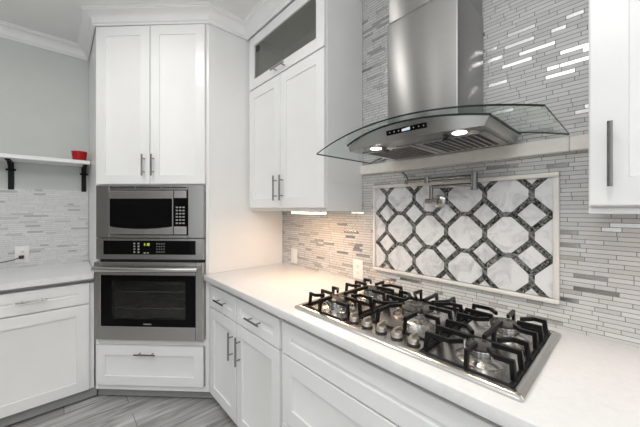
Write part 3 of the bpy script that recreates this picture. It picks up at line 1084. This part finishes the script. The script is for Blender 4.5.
mb.lathe((0, 0, 0), [(0.034, 0.0), (0.041, 0.002), (0.045, 0.034), (0.0505, 0.076), (0.052, 0.083), (0.049, 0.085), (0.046, 0.081), (0.041, 0.024), (0.034, 0.009), (0.0, 0.007)], seg=72, flute=18, fl=0.018)
o = mb.build('ramekin', M['red'])
o.location = (0.12, -1.280, 1.7655)
tag(o, 'small red fluted ceramic bowl on the white wall shelf', 'bowl')

# ------------------------------------------------------------------ gas cooktop
CX0, CX1, CY0, CY1 = 2.168, 3.050, -0.608, -0.076
CXc = 2.609
t = thing('gas_cooktop', 'five burner stainless gas cooktop with black grates set in the worktop', 'cooktop', (CXc, 0, 0.92))


def rrect(x0, x1, y0, y1, r, n=5):
    p = []
    for cx, cy, a in ((x1 - r, y1 - r, 0), (x0 + r, y1 - r, 90), (x0 + r, y0 + r, 180), (x1 - r, y0 + r, 270)):
        for k in range(n + 1):
            th = math.radians(a + 90 * k / n)
            p.append((cx + r * math.cos(th), cy + r * math.sin(th)))
    return p


hw = (CX1 - CX0) / 2
mb = MB()
rings = []
for ins, z in ((0.0, 0.0005), (0.0, 0.007), (0.003, 0.010), (0.010, 0.014), (0.022, 0.0145), (0.028, 0.010), (0.034, 0.0070)):
    rings.append([mb.bm.verts.new((x, y, z)) for x, y in rrect(-hw + ins, hw - ins, CY0 + ins, CY1 - ins, max(0.004, 0.010 - ins * 0.2))])
for a, b in zip(rings, rings[1:]):
    for k in range(len(a)):
        mb.bm.faces.new((a[k], a[(k + 1) % len(a)], b[(k + 1) % len(a)], b[k]))
mb.bm.faces.new(rings[-1])
mb.bm.faces.new(rings[0][::-1])
mb.build('tray', M['steel_s'], t)
mb = MB()
mb.prism(rrect(-0.165, 0.165, CY0 + 0.030, CY0 + 0.105, 0.006), 0.0065, 0.0105)
mb.build('knob_plate', M['steel_s'], t)
for x in (-0.128, -0.064, 0.0, 0.064, 0.128):
    mb = MB()
    c = (x, -0.547, 0.0105)
    mb.lathe(c, [(0.021, 0.0), (0.021, 0.004), (0.0185, 0.006)], m='black', seg=24)
    mb.lathe(c, [(0.0175, 0.0055), (0.0185, 0.008), (0.0180, 0.020), (0.0165, 0.0225)], m='knob', seg=24)
    mb.box(c[0] - 0.0055, c[0] + 0.0055, c[1] - 0.019, c[1] + 0.019, c[2] + 0.020, c[2] + 0.036, 0.003, m='knob', seg=2)
    mb.build('knob', M['knob'], t)
BUR = [(-0.300, -0.462, 0.050), (-0.300, -0.212, 0.040), (0.0, -0.300, 0.066), (0.302, -0.468, 0.038), (0.302, -0.222, 0.044)]
for x, y, r in BUR:
    mb = MB()
    c = (x, y, 0.0)
    mb.lathe(c, [(r + 0.030, 0.0068), (r + 0.022, 0.012), (r + 0.006, 0.016), (r + 0.001, 0.018), (r - 0.001, 0.032), (r + 0.003, 0.036), (r + 0.002, 0.040), (0.0, 0.040)], seg=36)
    b = mb.build('burner', M['chrome'], t)
    mb = MB()
    mb.lathe(c, [(r - 0.004, 0.0405), (r + 0.002, 0.043), (r + 0.001, 0.049), (r - 0.006, 0.0515), (0.0, 0.052)], seg=36)
    if r > 0.06:
        mb.lathe(c, [(r * 0.42, 0.0515), (r * 0.42, 0.054), (r * 0.36, 0.056), (0.0, 0.056)], seg=24)
    mb.build('burner_cap', M['cap'], b)
    mb = MB()
    mb.tube([(x - r - 0.010, y + 0.012, 0.016), (x - r - 0.010, y + 0.012, 0.038)], 0.003, seg=8)
    mb.build('igniter', M['plate'], b)

# grates: low frame, legs and fingers with raised tops
ZT, ZF = 0.066, 0.013


def finger(mb, p, q, base=ZF, rise=ZT, wd=0.010, ht=0.013, mid=None):
    """from a frame point p up and in to q"""
    p, q = Vector(p), Vector(q)
    mb.bar([(p.x, p.y, base), (p.x + (q.x - p.x) * 0.06, p.y + (q.y - p.y) * 0.06, rise - ht / 2), ] + ([(mid[0], mid[1], rise - ht / 2)] if mid else []) + [(q.x, q.y, rise - ht / 2 - 0.001)], wd, ht)


def grate_frame(mb, x0, x1, y0, y1):
    w_ = 0.011
    mb.box(x0, x1, y0, y0 + w_, ZF - 0.005, ZF + 0.003, 0.002)
    mb.box(x0, x1, y1 - w_, y1, ZF - 0.005, ZF + 0.003, 0.002)
    mb.box(x0, x0 + w_, y0 + w_, y1 - w_, ZF - 0.005, ZF + 0.003, 0.002)
    mb.box(x1 - w_, x1, y0 + w_, y1 - w_, ZF - 0.005, ZF + 0.003, 0.002)


def side_grate(x0, x1, burners):
    R = {(x, y): r for x, y, r in BUR}
    mb = MB()
    y0, y1 = CY0 + 0.028, CY1 - 0.028
    grate_frame(mb, x0, x1, y0, y1)
    ym = (y0 + y1) / 2
    mb.box(x0 + 0.011, x1 - 0.011, ym - 0.006, ym + 0.006, ZF - 0.005, ZF + 0.003, 0.002)
    for bx, by in burners:
        r = R[(bx, by)]
        for sx, xe in ((-1, x0 + 0.0055), (1, x1 - 0.0055)):
            for dy in (-0.076, 0.0, 0.076):
                if dy:
                    e = (bx + sx * (r * 0.62 + 0.012), by + dy * (0.55 if abs(dy) > r else 0.8), 0)
                    finger(mb, (xe, by + dy, 0), e, mid=(bx + sx * (r * 0.62 + 0.040), by + dy, 0))
                else:
                    finger(mb, (xe, by, 0), (bx + sx * (r - 0.006), by, 0))
        ye = y0 + 0.0055 if by < ym else y1 - 0.0055
        for yy in (ye, ym):
            finger(mb, (bx, yy, 0), (bx, by + (1 if yy > by else -1) * (r - 0.006), 0))
    return mb.build('grate', M['iron'], t, smooth=False)


side_grate(-hw + 0.028, -0.162, [(-0.300, -0.462), (-0.300, -0.212)])
side_grate(0.162, hw - 0.028, [(0.302, -0.468), (0.302, -0.222)])
mb = MB()
y0, y1 = CY0 + 0.112, CY1 - 0.028
grate_frame(mb, -0.150, 0.150, y0, y1)
bx, by = 0.0, -0.300
for sx in (-1, 1):
    for dy in (-0.105, 0.0, 0.105):
        finger(mb, (sx * 0.1445, by + dy, 0), (sx * (0.058 if dy == 0 else 0.052), by + dy * 0.50, 0), mid=(sx * 0.095, by + dy * 0.95, 0) if dy else None)
for x in (-0.08, 0.0, 0.08):
    finger(mb, (x, y1 - 0.0055, 0), (x * 0.45, by + (0.060 if x == 0 else 0.064), 0), mid=(x, by + 0.125, 0) if x else None)
for x in (-0.06, 0.06):
    finger(mb, (x, y0 + 0.0055, 0), (x * 0.55, by - 0.060, 0), mid=(x, by - 0.11, 0))
mb.build('grate', M['iron'], t, smooth=False)
